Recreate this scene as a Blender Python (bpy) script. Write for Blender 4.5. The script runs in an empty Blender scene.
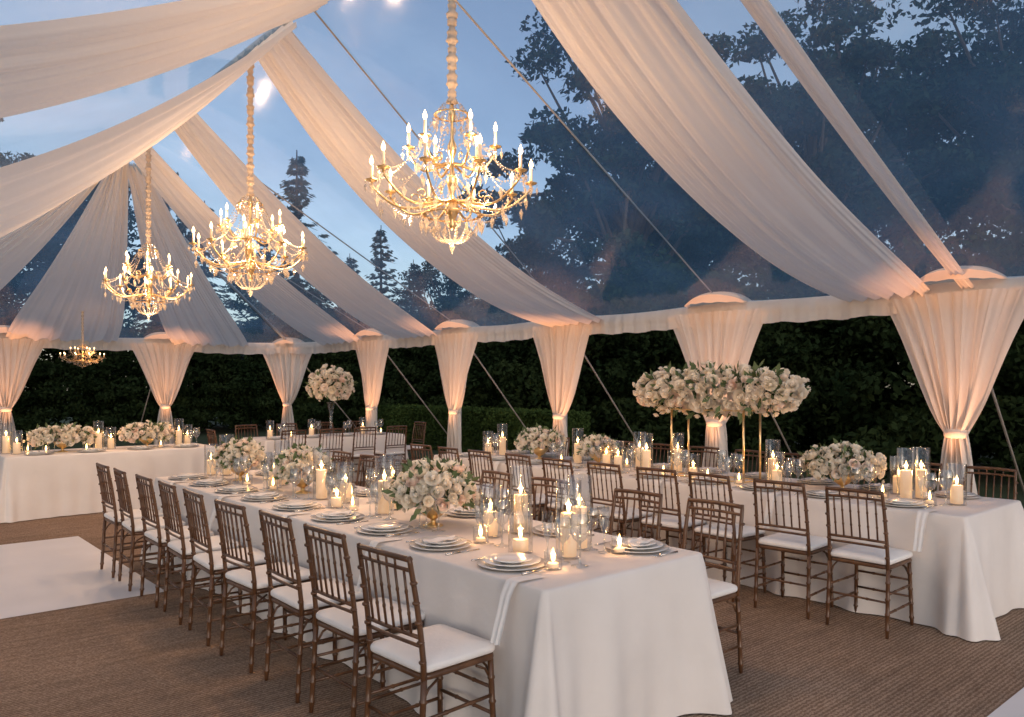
import bpy, math, random
import numpy as np
from mathutils import Vector, Matrix
random.seed(7); np.random.seed(7)
scene=bpy.context.scene
COL=scene.collection
scene.view_settings.view_transform='Standard'
try: scene.view_settings.look='None'
except Exception: pass
scene.view_settings.exposure=0
pi=math.pi
# ---------------------------------------------------------------- builder
class MB:
    def __init__(s): s.v=[]; s.f=[]
    def grid(s,P,closeu=False,closev=False):
        n=len(P); m=len(P[0]); b=len(s.v)
        for r in P: s.v.extend([tuple(q) for q in r])
        for i in range(n if closeu else n-1):
            for j in range(m if closev else m-1):
                i2=(i+1)%n; j2=(j+1)%m
                s.f.append((b+i*m+j,b+i2*m+j,b+i2*m+j2,b+i*m+j2))
        return s
    def lathe(s,prof,seg=16,c=(0,0,0),sx=1,sy=1):
        P=[]
        for r,z in prof:
            P.append([(c[0]+max(r,1e-4)*math.cos(2*pi*k/seg)*sx,c[1]+max(r,1e-4)*math.sin(2*pi*k/seg)*sy,c[2]+z) for k in range(seg)])
        return s.grid(P[::-1],closev=True)
    def tube(s,pts,rad,seg=8,cap=True):
        pts=[Vector(p) for p in pts]; n=len(pts)
        if not hasattr(rad,'__len__'): rad=[rad]*n
        P=[]; ref=None
        for i in range(n):
            d=(pts[min(i+1,n-1)]-pts[max(i-1,0)])
            if d.length<1e-9: d=Vector((0,0,1))
            d.normalize()
            if ref is None: ref=d.orthogonal().normalized()
            a=(ref-d*ref.dot(d))
            if a.length<1e-6: a=d.orthogonal()
            a.normalize(); ref=a; b=d.cross(a)
            P.append([pts[i]+(a*math.cos(2*pi*k/seg)+b*math.sin(2*pi*k/seg))*rad[i] for k in range(seg)])
        if cap:
            P=[[pts[0]]*seg]+P+[[pts[-1]]*seg]
        return s.grid(P,closev=True)
    def ell(s,c,r,seg=12,rings=8):
        if not hasattr(r,'__len__'): r=(r,r,r)
        P=[]
        for i in range(rings+1):
            a=-pi/2+pi*i/rings
            P.append([(c[0]+r[0]*max(math.cos(a),1e-4)*math.cos(2*pi*k/seg),c[1]+r[1]*max(math.cos(a),1e-4)*math.sin(2*pi*k/seg),c[2]+r[2]*math.sin(a)) for k in range(seg)])
        return s.grid(P,closev=True)
    def box(s,a,b):
        x0,y0,z0=a;x1,y1,z1=b; k=len(s.v)
        s.v+=[(x0,y0,z0),(x1,y0,z0),(x1,y1,z0),(x0,y1,z0),(x0,y0,z1),(x1,y0,z1),(x1,y1,z1),(x0,y1,z1)]
        for q in [(0,3,2,1),(4,5,6,7),(0,1,5,4),(1,2,6,5),(2,3,7,6),(3,0,4,7)]: s.f.append(tuple(k+i for i in q))
        return s
    def octa(s,c,r,h):
        k=len(s.v); x,y,z=c
        s.v+=[(x+r,y,z),(x,y+r,z),(x-r,y,z),(x,y-r,z),(x,y,z+h*.6),(x,y,z-h)]
        for i in range(4):
            j=(i+1)%4
            s.f+=[(k+i,k+j,k+4),(k+j,k+i,k+5)]
        return s
    def mesh(s,name,mat,smooth=True):
        m=bpy.data.meshes.new(name); m.from_pydata([tuple(p) for p in s.v],[],s.f); m.validate(); 
        if mat: m.materials.append(mat)
        m.polygons.foreach_set('use_smooth',[smooth]*len(m.polygons)); m.update()
        return m
def quads_mesh(name,V,mat,smooth=False):
    n=len(V)//4
    m=bpy.data.meshes.new(name); m.vertices.add(n*4); m.vertices.foreach_set('co',V.astype(np.float32).ravel())
    m.loops.add(n*4); m.loops.foreach_set('vertex_index',np.arange(n*4,dtype=np.int32))
    m.polygons.add(n); m.polygons.foreach_set('loop_start',np.arange(0,n*4,4,dtype=np.int32))
    m.polygons.foreach_set('loop_total',np.full(n,4,dtype=np.int32))
    m.update(calc_edges=True); m.materials.append(mat); return m
def put(name,mesh,loc=(0,0,0),rot=(0,0,0),scale=1,parent=None,label=None,category=None,group=None,kind=None):
    o=bpy.data.objects.new(name,mesh); COL.objects.link(o)
    o.location=loc; o.rotation_euler=rot
    o.scale=(scale,)*3 if not hasattr(scale,'__len__') else scale
    if parent: o.parent=parent
    if label: o['label']=label
    if category: o['category']=category
    if group: o['group']=group
    if kind: o['kind']=kind
    return o
def clone(src,loc,rotz=0,scale=None,label=None,parent=None,lit=True):
    o=src.copy(); COL.objects.link(o)
    if parent is not None: o.parent=parent
    elif loc is not None:
        o.location=loc; o.rotation_euler=(0,0,rotz)
        if scale is not None: o.scale=(scale,)*3 if not hasattr(scale,'__len__') else scale
    if label: o['label']=label
    for c in src.children:
        if c.type=='LIGHT' and not lit: continue
        clone(c,None,parent=o,lit=lit)
    return o
def light(name,loc,energy,color,radius,parent=None):
    l=bpy.data.lights.new(name,'POINT'); l.energy=energy; l.color=color; l.shadow_soft_size=radius
    return put(name,l,loc,parent=parent)
# ---------------------------------------------------------------- materials
def nt(name):
    m=bpy.data.materials.new(name); m.use_nodes=True; t=m.node_tree; t.nodes.clear()
    out=t.nodes.new('ShaderNodeOutputMaterial'); return m,t,out
def noise_col(t,c1,c2,scale,detail=4,coord='Object',stretch=None):
    tc=t.nodes.new('ShaderNodeTexCoord'); n=t.nodes.new('ShaderNodeTexNoise'); n.inputs['Scale'].default_value=scale; n.inputs['Detail'].default_value=detail
    if stretch:
        mp=t.nodes.new('ShaderNodeMapping'); mp.inputs['Scale'].default_value=stretch
        t.links.new(tc.outputs[coord],mp.inputs[0]); t.links.new(mp.outputs[0],n.inputs['Vector'])
    else: t.links.new(tc.outputs[coord],n.inputs['Vector'])
    r=t.nodes.new('ShaderNodeValToRGB'); r.color_ramp.elements[0].position=.3; r.color_ramp.elements[1].position=.7
    r.color_ramp.elements[0].color=(*c1,1); r.color_ramp.elements[1].color=(*c2,1)
    t.links.new(n.outputs['Fac'],r.inputs[0]); return r,n
def princ(name,c1,c2=None,rough=.5,metal=0,scale=8,bump=0,bscale=40,stretch=None,**kw):
    m,t,out=nt(name); b=t.nodes.new('ShaderNodeBsdfPrincipled'); c2=c2 or tuple(x*.85 for x in c1)
    r,n=noise_col(t,c1,c2,scale,stretch=stretch); t.links.new(r.outputs[0],b.inputs['Base Color'])
    b.inputs['Roughness'].default_value=rough; b.inputs['Metallic'].default_value=metal
    for k,v in kw.items(): b.inputs[k.replace('_',' ')].default_value=v
    if bump:
        n2=t.nodes.new('ShaderNodeTexNoise'); n2.inputs['Scale'].default_value=bscale; n2.inputs['Detail'].default_value=4
        t.links.new([x for x in t.nodes if x.type=='TEX_COORD'][0].outputs['Object'],n2.inputs['Vector'])
        bp=t.nodes.new('ShaderNodeBump'); bp.inputs['Strength'].default_value=bump; bp.inputs['Distance'].default_value=.02
        t.links.new(n2.outputs['Fac'],bp.inputs['Height']); t.links.new(bp.outputs[0],b.inputs['Normal'])
    t.links.new(b.outputs[0],out.inputs[0]); return m
def cloth(name,c1,c2,trans=.4,scale=3,bump=.15,bscale=14):
    m,t,out=nt(name); r,n=noise_col(t,c1,c2,scale)
    d=t.nodes.new('ShaderNodeBsdfDiffuse'); tr=t.nodes.new('ShaderNodeBsdfTranslucent'); mx=t.nodes.new('ShaderNodeMixShader')
    mx.inputs[0].default_value=trans
    n2=t.nodes.new('ShaderNodeTexNoise'); n2.inputs['Scale'].default_value=bscale; n2.inputs['Detail'].default_value=5
    t.links.new([x for x in t.nodes if x.type=='TEX_COORD'][0].outputs['Object'],n2.inputs['Vector'])
    bp=t.nodes.new('ShaderNodeBump'); bp.inputs['Strength'].default_value=bump; bp.inputs['Distance'].default_value=.03
    t.links.new(n2.outputs['Fac'],bp.inputs['Height'])
    for s in (d,tr):
        t.links.new(r.outputs[0],s.inputs['Color']); t.links.new(bp.outputs[0],s.inputs['Normal'])
    if trans>0:
        t.links.new(d.outputs[0],mx.inputs[1]); t.links.new(tr.outputs[0],mx.inputs[2]); t.links.new(mx.outputs[0],out.inputs[0])
    else: t.links.new(d.outputs[0],out.inputs[0])
    return m
def reflfac(t,base,amp,power):
    lw=t.nodes.new('ShaderNodeLayerWeight'); lw.inputs['Blend'].default_value=.5
    p=t.nodes.new('ShaderNodeMath'); p.operation='POWER'; p.inputs[1].default_value=power; t.links.new(lw.outputs['Facing'],p.inputs[0])
    q=t.nodes.new('ShaderNodeMath'); q.operation='MULTIPLY_ADD'; q.inputs[1].default_value=amp; q.inputs[2].default_value=base; q.use_clamp=True
    t.links.new(p.outputs[0],q.inputs[0]); return q
def glassy(name,tint,base=.05,amp=.7,power=3,rough=.03):
    m,t,out=nt(name); tr=t.nodes.new('ShaderNodeBsdfTransparent'); tr.inputs[0].default_value=(*tint,1)
    g=t.nodes.new('ShaderNodeBsdfGlossy'); g.inputs['Roughness'].default_value=rough
    q=reflfac(t,base,amp,power)
    mx=t.nodes.new('ShaderNodeMixShader'); t.links.new(q.outputs[0],mx.inputs[0])
    t.links.new(tr.outputs[0],mx.inputs[1]); t.links.new(g.outputs[0],mx.inputs[2]); t.links.new(mx.outputs[0],out.inputs[0]); return m
def emis(name,c,s,sampling='NONE'):
    m,t,out=nt(name); e=t.nodes.new('ShaderNodeEmission'); e.inputs[1].default_value=s
    r,n=noise_col(t,c,tuple(x*.9 for x in c),30); t.links.new(r.outputs[0],e.inputs[0])
    t.links.new(e.outputs[0],out.inputs[0])
    try: m.cycles.emission_sampling=sampling
    except Exception: pass
    return m
M_wood=princ('chair_wood',(.070,.030,.013),(.15,.070,.033),rough=.28,scale=14,stretch=(1,1,.15),bump=.1)
M_cush=princ('cushion_fabric',(.86,.83,.80),(.80,.77,.74),rough=.8,bump=.1,bscale=60)
M_table=cloth('table_linen',(.82,.765,.72),(.74,.685,.64),trans=.0,scale=2,bump=.2,bscale=7)
M_drape=cloth('ceiling_voile',(.97,.91,.85),(.95,.87,.80),trans=.5,scale=1.2,bump=.06)
M_curt=cloth('curtain_voile',(.94,.89,.84),(.90,.84,.78),trans=.45,scale=2,bump=.08)
M_valance=cloth('valance_cloth',(.93,.87,.81),(.87,.81,.75),trans=.35)
M_napkin=cloth('napkin_linen',(.90,.87,.84),(.84,.81,.78),trans=.1)
M_gold=princ('gold_metal',(.92,.70,.38),(.84,.58,.28),rough=.28,metal=1)
M_silver=princ('cutlery_metal',(.75,.72,.68),(.6,.57,.53),rough=.2,metal=1)
M_plate=princ('porcelain',(.85,.84,.82),(.82,.81,.79),rough=.15)
M_charger=princ('charger_glaze',(.66,.64,.62),(.58,.56,.54),rough=.2)
M_wax=princ('glowing_candle_wax',(.88,.78,.63),(.84,.73,.57),rough=.5,Emission_Color=(1,.50,.20,1),Emission_Strength=.36)  # flame light glowing through the wax is put in as even warm emission
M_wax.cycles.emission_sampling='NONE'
M_glass=glassy('clear_glass',(.90,.93,.95),base=.14,amp=.85,power=1.6)
M_hurr=glassy('hurricane_glass',(.92,.93,.94),base=.12,amp=.85,power=2.0)
M_crystal,t,out=nt('chandelier_crystal')
g=t.nodes.new('ShaderNodeBsdfGlossy'); g.inputs['Roughness'].default_value=.08; g.inputs[0].default_value=(1,.96,.90,1)
d=t.nodes.new('ShaderNodeBsdfTranslucent'); d.inputs[0].default_value=(.85,.76,.64,1); mx=t.nodes.new('ShaderNodeMixShader')
q=reflfac(t,.45,.4,1.5); t.links.new(q.outputs[0],mx.inputs[0]); t.links.new(d.outputs[0],mx.inputs[1]); t.links.new(g.outputs[0],mx.inputs[2])
tr=t.nodes.new('ShaderNodeBsdfTransparent'); tr.inputs[0].default_value=(.95,.95,.95,1); m3=t.nodes.new('ShaderNodeMixShader'); m3.inputs[0].default_value=.48
t.links.new(mx.outputs[0],m3.inputs[1]); t.links.new(tr.outputs[0],m3.inputs[2]); t.links.new(m3.outputs[0],out.inputs[0])
M_flame=emis('candle_flame',(1,.56,.17),18)
M_bulb=emis('chandelier_bulb',(1,.62,.26),12)
M_sleeve=princ('cord_sleeve_fabric',(.74,.61,.49),(.60,.47,.36),rough=.8,bump=.3)
M_steel=princ('painted_steel',(.6,.6,.6),(.5,.5,.5),rough=.4)
M_dark=princ('dark_plastic',(.03,.03,.03),(.05,.05,.05),rough=.4)
M_rope=princ('rope_fibre',(.45,.40,.36),(.35,.3,.27),rough=.8)
M_bark=princ('tree_bark',(.05,.035,.025),(.09,.065,.05),rough=.9)
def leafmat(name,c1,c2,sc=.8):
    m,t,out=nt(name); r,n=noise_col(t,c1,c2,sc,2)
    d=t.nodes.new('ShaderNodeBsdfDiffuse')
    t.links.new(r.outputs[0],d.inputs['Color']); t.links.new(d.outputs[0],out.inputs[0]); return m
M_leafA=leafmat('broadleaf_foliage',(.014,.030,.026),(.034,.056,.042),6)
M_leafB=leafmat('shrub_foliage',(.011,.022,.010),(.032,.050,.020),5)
M_needle=leafmat('hazed_conifer_needles',(.045,.075,.082),(.065,.098,.100))  # needle colour lightened and blued to stand in for distance haze
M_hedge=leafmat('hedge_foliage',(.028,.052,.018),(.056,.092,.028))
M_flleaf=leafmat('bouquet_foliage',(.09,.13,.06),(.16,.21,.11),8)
def petal(name,stops):
    m,t,out=nt(name)
    b=t.nodes.new('ShaderNodeBsdfDiffuse'); tr=t.nodes.new('ShaderNodeBsdfTranslucent'); mx=t.nodes.new('ShaderNodeMixShader'); mx.inputs[0].default_value=.3
    oi=t.nodes.new('ShaderNodeObjectInfo'); r=t.nodes.new('ShaderNodeValToRGB')
    els=r.color_ramp.elements; els[0].color=(*stops[0],1); els[1].color=(*stops[2],1); e=els.new(.7); e.color=(*stops[1],1)
    t.links.new(oi.outputs['Random'],r.inputs[0])
    for s in (b,tr): t.links.new(r.outputs[0],s.inputs[0])
    t.links.new(b.outputs[0],mx.inputs[1]); t.links.new(tr.outputs[0],mx.inputs[2]); t.links.new(mx.outputs[0],out.inputs[0]); return m
M_rose=petal('rose_petal',((.96,.88,.74),(.96,.91,.82),(.96,.79,.69)))
M_filler=petal('small_blossom_petal',((.95,.90,.79),(.95,.88,.77),(.94,.84,.73)))
# carpet
M_carpet,t,out=nt('sisal_carpet')
b=t.nodes.new('ShaderNodeBsdfDiffuse')
tc=t.nodes.new('ShaderNodeTexCoord')
w=t.nodes.new('ShaderNodeTexWave'); w.wave_type='BANDS'; w.bands_direction='Y'; w.inputs['Scale'].default_value=13; w.inputs['Distortion'].default_value=5; w.inputs['Detail'].default_value=3; w.inputs['Detail Scale'].default_value=6
t.links.new(tc.outputs['Object'],w.inputs['Vector'])
n=t.nodes.new('ShaderNodeTexNoise'); n.inputs['Scale'].default_value=80; n.inputs['Detail'].default_value=6; t.links.new(tc.outputs['Object'],n.inputs['Vector'])
n3=t.nodes.new('ShaderNodeTexNoise'); n3.inputs['Scale'].default_value=.9; n3.inputs['Detail'].default_value=7; t.links.new(tc.outputs['Object'],n3.inputs['Vector'])
n4=t.nodes.new('ShaderNodeTexNoise'); n4.inputs['Scale'].default_value=6; n4.inputs['Detail'].default_value=3
mp4=t.nodes.new('ShaderNodeMapping'); mp4.inputs['Scale'].default_value=(.35,3.5,1); t.links.new(tc.outputs['Object'],mp4.inputs[0]); t.links.new(mp4.outputs[0],n4.inputs['Vector'])
mm=t.nodes.new('ShaderNodeMath'); mm.operation='MULTIPLY'; t.links.new(w.outputs['Fac'],mm.inputs[0]); t.links.new(n.outputs['Fac'],mm.inputs[1])
r=t.nodes.new('ShaderNodeValToRGB'); r.color_ramp.elements[0].position=.0; r.color_ramp.elements[1].position=.55
r.color_ramp.elements[0].color=(.22,.145,.10,1); r.color_ramp.elements[1].color=(.45,.325,.235,1)
t.links.new(mm.outputs[0],r.inputs[0])
ad=t.nodes.new('ShaderNodeMath'); ad.operation='ADD'; t.links.new(n3.outputs['Fac'],ad.inputs[0]); t.links.new(n4.outputs['Fac'],ad.inputs[1])
mr=t.nodes.new('ShaderNodeMapRange'); mr.inputs[1].default_value=.7; mr.inputs[2].default_value=1.3; mr.inputs[3].default_value=.70; mr.inputs[4].default_value=1.10; t.links.new(ad.outputs[0],mr.inputs[0])
mx=t.nodes.new('ShaderNodeMix'); mx.data_type='RGBA'; mx.blend_type='MULTIPLY'; mx.inputs[0].default_value=1
t.links.new(r.outputs[0],mx.inputs[6]); t.links.new(mr.outputs[0],mx.inputs[7]); t.links.new(mx.outputs[2],b.inputs['Color'])
bp=t.nodes.new('ShaderNodeBump'); bp.inputs['Strength'].default_value=.45; bp.inputs['Distance'].default_value=.01
t.links.new(mm.outputs[0],bp.inputs['Height']); t.links.new(bp.outputs[0],b.inputs['Normal']); t.links.new(b.outputs[0],out.inputs[0])
M_dance=princ('white_floor_panel',(.80,.78,.78),(.74,.72,.72),rough=.4,scale=2)
M_grass=princ('lawn',(.03,.05,.02),(.05,.08,.03),rough=1,scale=3,bump=.6,bscale=30)
# vinyl
M_vinyl,t,out=nt('clear_vinyl')
tr=t.nodes.new('ShaderNodeBsdfTransparent'); tr.inputs[0].default_value=(.80,.91,.98,1)
g=t.nodes.new('ShaderNodeBsdfGlossy'); g.inputs['Roughness'].default_value=.12
df=t.nodes.new('ShaderNodeBsdfTranslucent'); df.inputs[0].default_value=(.34,.64,.95,1)
tc=t.nodes.new('ShaderNodeTexCoord'); n=t.nodes.new('ShaderNodeTexNoise'); n.inputs['Scale'].default_value=.7; n.inputs['Detail'].default_value=7; t.links.new(tc.outputs['Object'],n.inputs['Vector'])
mr=t.nodes.new('ShaderNodeMapRange'); mr.inputs[1].default_value=.35; mr.inputs[2].default_value=.75; mr.inputs[3].default_value=.14; mr.inputs[4].default_value=.32
t.links.new(n.outputs['Fac'],mr.inputs[0])
m1=t.nodes.new('ShaderNodeMixShader'); t.links.new(mr.outputs[0],m1.inputs[0]); t.links.new(tr.outputs[0],m1.inputs[1]); t.links.new(df.outputs[0],m1.inputs[2])
q=reflfac(t,.06,.45,4)
bp=t.nodes.new('ShaderNodeBump'); bp.inputs['Strength'].default_value=.25; bp.inputs['Distance'].default_value=.05; t.links.new(n.outputs['Fac'],bp.inputs['Height']); t.links.new(bp.outputs[0],g.inputs['Normal'])
m2=t.nodes.new('ShaderNodeMixShader'); t.links.new(q.outputs[0],m2.inputs[0]); t.links.new(m1.outputs[0],m2.inputs[1]); t.links.new(g.outputs[0],m2.inputs[2])
t.links.new(m2.outputs[0],out.inputs[0])
# ---------------------------------------------------------------- setting
def sheet(x0,x1,y0,y1,z,nx=1,ny=1):
    return MB().grid([[(x0+(x1-x0)*i/nx,y0+(y1-y0)*j/ny,z) for j in range(ny+1)] for i in range(nx+1)])
put('ground',sheet(-250,250,-250,250,0).mesh('ground',M_grass,False),kind='structure')
put('carpet',sheet(-4.7,6.6,-9,16.2,.004).mesh('carpet',M_carpet,False),kind='structure')
put('dance_floor',sheet(-4.6,-.28,3.95,6.85,.008).mesh('dance_floor',M_dance,False),kind='structure')
put('dance_floor',sheet(-1.5,6.2,-5,-1.0,.008).mesh('dance_floor',M_dance,False),kind='structure')
RU,RZ,EZ=0.9,4.9,2.55; EU,LU,ET,RT0,RT1=6.3,-4.5,15.9,-9,10.5
tent=put('tent',None,(RU,3,0),label='white frame tent with clear vinyl roof over the dining area',category='tent')
def tp(p): return (p[0]-RU,p[1]-3,p[2])
def tentpart(name,mb,mat,smooth=True):
    mb.v=[tp(p) for p in mb.v]; return put(name,mb.mesh(name,mat,smooth),parent=tent)
tentpart('roof_panel',MB().grid([[(RU,RT0,RZ),(RU,RT1,RZ)],[(EU,RT0,EZ+.05),(EU,ET,EZ+.05)]]),M_vinyl,False)
tentpart('roof_panel',MB().grid([[(RU,RT0,RZ),(RU,RT1,RZ)],[(LU,RT0,EZ+.05),(LU,ET,EZ+.05)]]),M_vinyl,False)
m=MB(); m.v=[(RU,RT1,RZ),(LU,ET,EZ+.05),(EU,ET,EZ+.05)]; m.f=[(0,1,2)]
tentpart('roof_panel',m,M_vinyl,False)
tentpart('ridge_beam',MB().tube([(RU,RT0,RZ+.03),(RU,RT1,RZ+.03)],.035),M_steel)
for q in ((EU,ET),(LU,ET)): tentpart('hip_rafter',MB().tube([(RU,RT1,RZ+.03),(q[0],q[1],EZ+.08)],.03),M_steel)
polesR=[-5,-2.2,.6,3.4,6.2,8.9,11.8,15.9]; polesE=[3.3,.3,-2.1,-4.5]; polesL=[12.5,9.5,6.5,3.5,.5,-2.5,-5.5]
allp=[(EU,q) for q in polesR]+[(q,ET) for q in polesE]+[(LU,q) for q in polesL]
for q in allp: tentpart('pole',MB().tube([(q[0],q[1],0),(q[0],q[1],EZ+.1)],.035),M_steel)
tentpart('eave_beam',MB().tube([(EU,RT0,EZ),(EU,ET,EZ)],.03),M_steel)
tentpart('eave_beam',MB().tube([(EU,ET,EZ),(LU,ET,EZ)],.03),M_steel)
tentpart('eave_beam',MB().tube([(LU,ET,EZ),(LU,RT0,EZ)],.03),M_steel)
def valance(p0,p1,poles,out):
    L=(Vector(p1)-Vector(p0)).length; N=int(L/.03); P=[[] for _ in range(8)]
    dr=(Vector(p1)-Vector(p0)).normalized(); o=Vector(out)
    ps=sorted(poles)
    for i in range(N+1):
        s=L*i/N; base=Vector(p0)+dr*s
        g=0
        for a,b in zip(ps[:-1],ps[1:]):
            if a<=s<=b: g=math.sin(pi*(s-a)/(b-a))
        for k in range(8):
            f=k/7
            rip=(.016*math.sin(s*26+1.3*math.sin(s*3.1))+.012*math.sin(s*61+2*math.sin(s*7)))*(.3+f)
            z=EZ+.11-.05*g-f*(.28+.01*math.sin(s*13))
            q=base+o*(.10+rip-0.06*(1 if k==0 else 0)+.025*math.exp(-((f-.45)/.08)**2))
            P[k].append((q.x,q.y,z))
    tentpart('valance',MB().grid(P),M_valance)
valance((EU,RT0,0),(EU,ET,0),[q-RT0 for q in polesR],(-1,0,0))
valance((EU,ET,0),(LU,ET,0),[0]+[EU-q for q in polesE],(0,-1,0))
valance((LU,ET,0),(LU,RT0,0),[ET-q for q in polesL],(1,0,0))
P=[]
for i in range(11):
    a=i/10; rr=.44*(1-a)**.8
    P.append([(rr*math.cos(2*pi*k/48),rr*math.sin(2*pi*k/48),.17*(1-(1-a)**2.2)+.006*math.sin(14*2*pi*k/48)*(1-a)) for k in range(48)])
capm=MB().grid(P,closev=True).mesh('cap',cloth('cap_cloth',(.93,.80,.68),(.88,.74,.62),trans=.55))
for q in allp[:14]:
    put('pole_cap',capm,tp((q[0]-.02 if q[0]==EU else q[0],q[1]-(.02 if q[1]==ET else 0),EZ+.06)),parent=tent)
for a,b in (((RU,2.5,RZ-.02),(EU,3.4,EZ+.1)),((RU,3.9,RZ-.02),(EU,6.2,EZ+.1)),((RU,7.6,RZ-.02),(EU,8.9,EZ+.1)),((RU,RT1,RZ),(EU,11.8,EZ+.1))):
    tentpart('cable',MB().tube([a,b],.010,6),M_rope)
for q in polesR[1:]:
    tentpart('guy_rope',MB().tube([(EU,q,EZ),(EU+2.3,q,0)],.014,6),M_rope)
for q in polesE[:3]:
    tentpart('guy_rope',MB().tube([(q,ET,EZ),(q,ET+2.3,0)],.014,6),M_rope)
# ---- ceiling drapes
def drape(a0,a1,b0,b1,sag,label,pl=6,belly=.12,pinch=.3,amp=.03):
    a0,a1,b0,b1=map(Vector,(a0,a1,b0,b1)); NU,NV=110,48
    nrm=(b0-a0).cross(a1-a0).normalized()
    if nrm.z<0: nrm=-nrm
    ph=random.random()*6; P=[]
    for j in range(NV+1):
        v=j/NV; l0=a0.lerp(b0,v); l1=a1.lerp(b1,v); mid=(l0+l1)/2
        wf=1-pinch*(abs(2*v-1)**3)
        row=[]
        for i in range(NU+1):
            u=i/NU; uu=u+.02*math.sin(2*pi*u*2+ph+v*1.5)
            p=l0.lerp(l1,uu); p=mid+(p-mid)*wf
            ed=.32+.75*abs(2*v-1)**1.6
            d=amp*ed*(math.sin(2*pi*pl*u+ph+1.2*math.sin(v*3+ph)+.9*math.sin(u*9))+.34*math.sin(2*pi*pl*2.7*u+2*v))+(.004+.004*math.sin(u*7+ph))*math.sin(2*pi*pl*4.3*u+3*math.sin(v*2)+2*math.sin(u*11))
            p=p+nrm*d
            p.z-=sag*4*v*(1-v)*(1-.18*(v-.5)) + belly*math.sin(pi*u)*math.sin(pi*v)
            row.append(p)
        P.append(row)
    c=(a0+b0+a1+b1)/4
    m=MB().grid([[q-c for q in r] for r in P]).mesh('ceiling_drape',M_drape)
    put('ceiling_drape',m,c,label=label,category='drape',group='swagged drapes under the tent roof')
zr,ze=RZ-.05,EZ-.02
LB='white voile swag hanging under the clear tent roof'
for r0,r1,e0,e1,sg in ((.80,1.85,.68,1.9,.40),(4.2,5.3,5.1,6.6,.50),(6.8,7.9,9.2,11.1,.36),(8.6,9.6,11.9,14.3,.28),(-2.6,-1.2,-2.5,-1.1,.45)):
    drape((RU,r0,zr),(RU,r1,zr),(EU-.06,e0,ze),(EU-.06,e1,ze),sg,LB)
drape((RU,.44,zr),(RU,.60,zr),(EU-.06,.42,ze),(EU-.06,.58,ze),.06,'narrow white voile strip under the tent roof',pl=3,belly=.015,amp=.010)
for r0,r1,e0,e1,sg,be in ((2.7,3.9,2.2,4.2,.33,.25),(4.1,5.6,4.8,8.0,.75,.35),(7.0,8.4,8.6,11.4,.6,.3),(-.6,.9,-.6,.9,.5,.1)):
    drape((RU,r0,zr),(RU,r1,zr),(LU+.05,e0,ze),(LU+.05,e1,ze),sg,LB,belly=be,pl=8,pinch=.1,amp=.035)
for a,b,c,d,sg in ((.1,-.1,2.5,.2,.2),(.3,.1,5.4,3.4,.2),(-.05,-.2,-.7,-3.0,.2)):
    drape((RU+a,9.8,zr),(RU+b,10.1,zr),(c,ET-.05,EZ-.04),(d,ET-.05,EZ-.04),sg,'white voile swag falling to the end wall',pl=6,pinch=.12,belly=.1)
# ---- curtains
def curtain_mesh(W,seed):
    rnd=random.Random(seed); NU,NV=150,48; ph=rnd.random()*6; P=[]
    zt=EZ-.04; tie=1.12
    for j in range(NV+1):
        z=zt*(1-j/NV)+.012
        if z>tie:
            f=(z-tie)/(zt-tie); w=.18+(W-.18)*(f**.8)*(1-.10*math.sin(pi*f)); 
        else:
            f=(tie-z)/tie; w=.18+.32*f**.8
        g=min(1,max(0,w/W))
        row=[]
        for i in range(NU+1):
            u=i/NU
            x=(u-.5)*w
            amp=.018+.048*(1-g)
            y=amp*math.sin(2*pi*7*u+ph+1.5*math.sin(z*1.7+ph)+2.8*math.sin(u*6+seed))+.008*math.sin(2*pi*19*u+z*1.5+3*math.sin(u*9))
            x+=.010*math.sin(2*pi*12*u+z*2)
            row.append((x,y-(.05*math.cos(pi*(u-.5))),z))
        P.append(row)
    return MB().grid(P).mesh('curtain',M_curt)
tiem=MB().lathe([(.08,-.045),(.097,-.03),(.10,0),(.097,.03),(.08,.045)],20,(0,-.03,1.12),1.1,.9).mesh('tieback',M_valance)
ci=0
cmesh=[curtain_mesh(1.5,3),curtain_mesh(1.38,5),curtain_mesh(1.45,11)]
for q in allp[:12]:
    rz=0 if q[1]==ET else pi/2
    if q[0]==EU: rz=-pi/2 
    if q==(EU,ET): rz=-pi/4
    off=Vector((-.1,0,0)) if q[0]==EU and q[1]!=ET else (Vector((0,-.1,0)) if q[0]!=EU else Vector((-.1,-.1,0)))
    c=put('curtain',cmesh[ci%3],(q[0]+off.x,q[1]+off.y,0),(0,0,rz),label='white voile curtain gathered and tied around a tent pole',category='curtain',group='curtains tied around the tent poles')
    put('tieback',tiem,parent=c); ci+=1
upb=MB().lathe([(.0,0),(.07,0),(.075,.02),(.075,.12),(.065,.14),(.055,.13),(.0,.125)],16).mesh('uplight',M_dark)
upl=MB().lathe([(.0,0),(.05,.0),(.05,.004),(0,.005)],14,(0,0,.128)).mesh('lens',emis('uplight_lens',(1,.5,.2),3))
for q in allp[1:11]:
    off=Vector((-.55,-.1,0)) if q[0]==EU else Vector((.0,-.55,0))
    u=put('uplight',upb,(q[0]+off.x,q[1]+off.y,.006),label='small black uplight on the floor by a curtain',category='uplight',group='uplights along the tent edge')
    put('lens',upl,parent=u)
    l=bpy.data.lights.new('uplight_beam','SPOT'); l.energy=330; l.color=(1,.43,.19); l.spot_size=math.radians(46); l.spot_blend=1; l.shadow_soft_size=.04
    tgt=Vector((-off.x*.55,-off.y*.55,2.7)); 
    lo=put('uplight_beam',l,(0,0,.16),parent=u); lo.rotation_euler=(-tgt).to_track_quat('Z','Y').to_euler()
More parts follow.
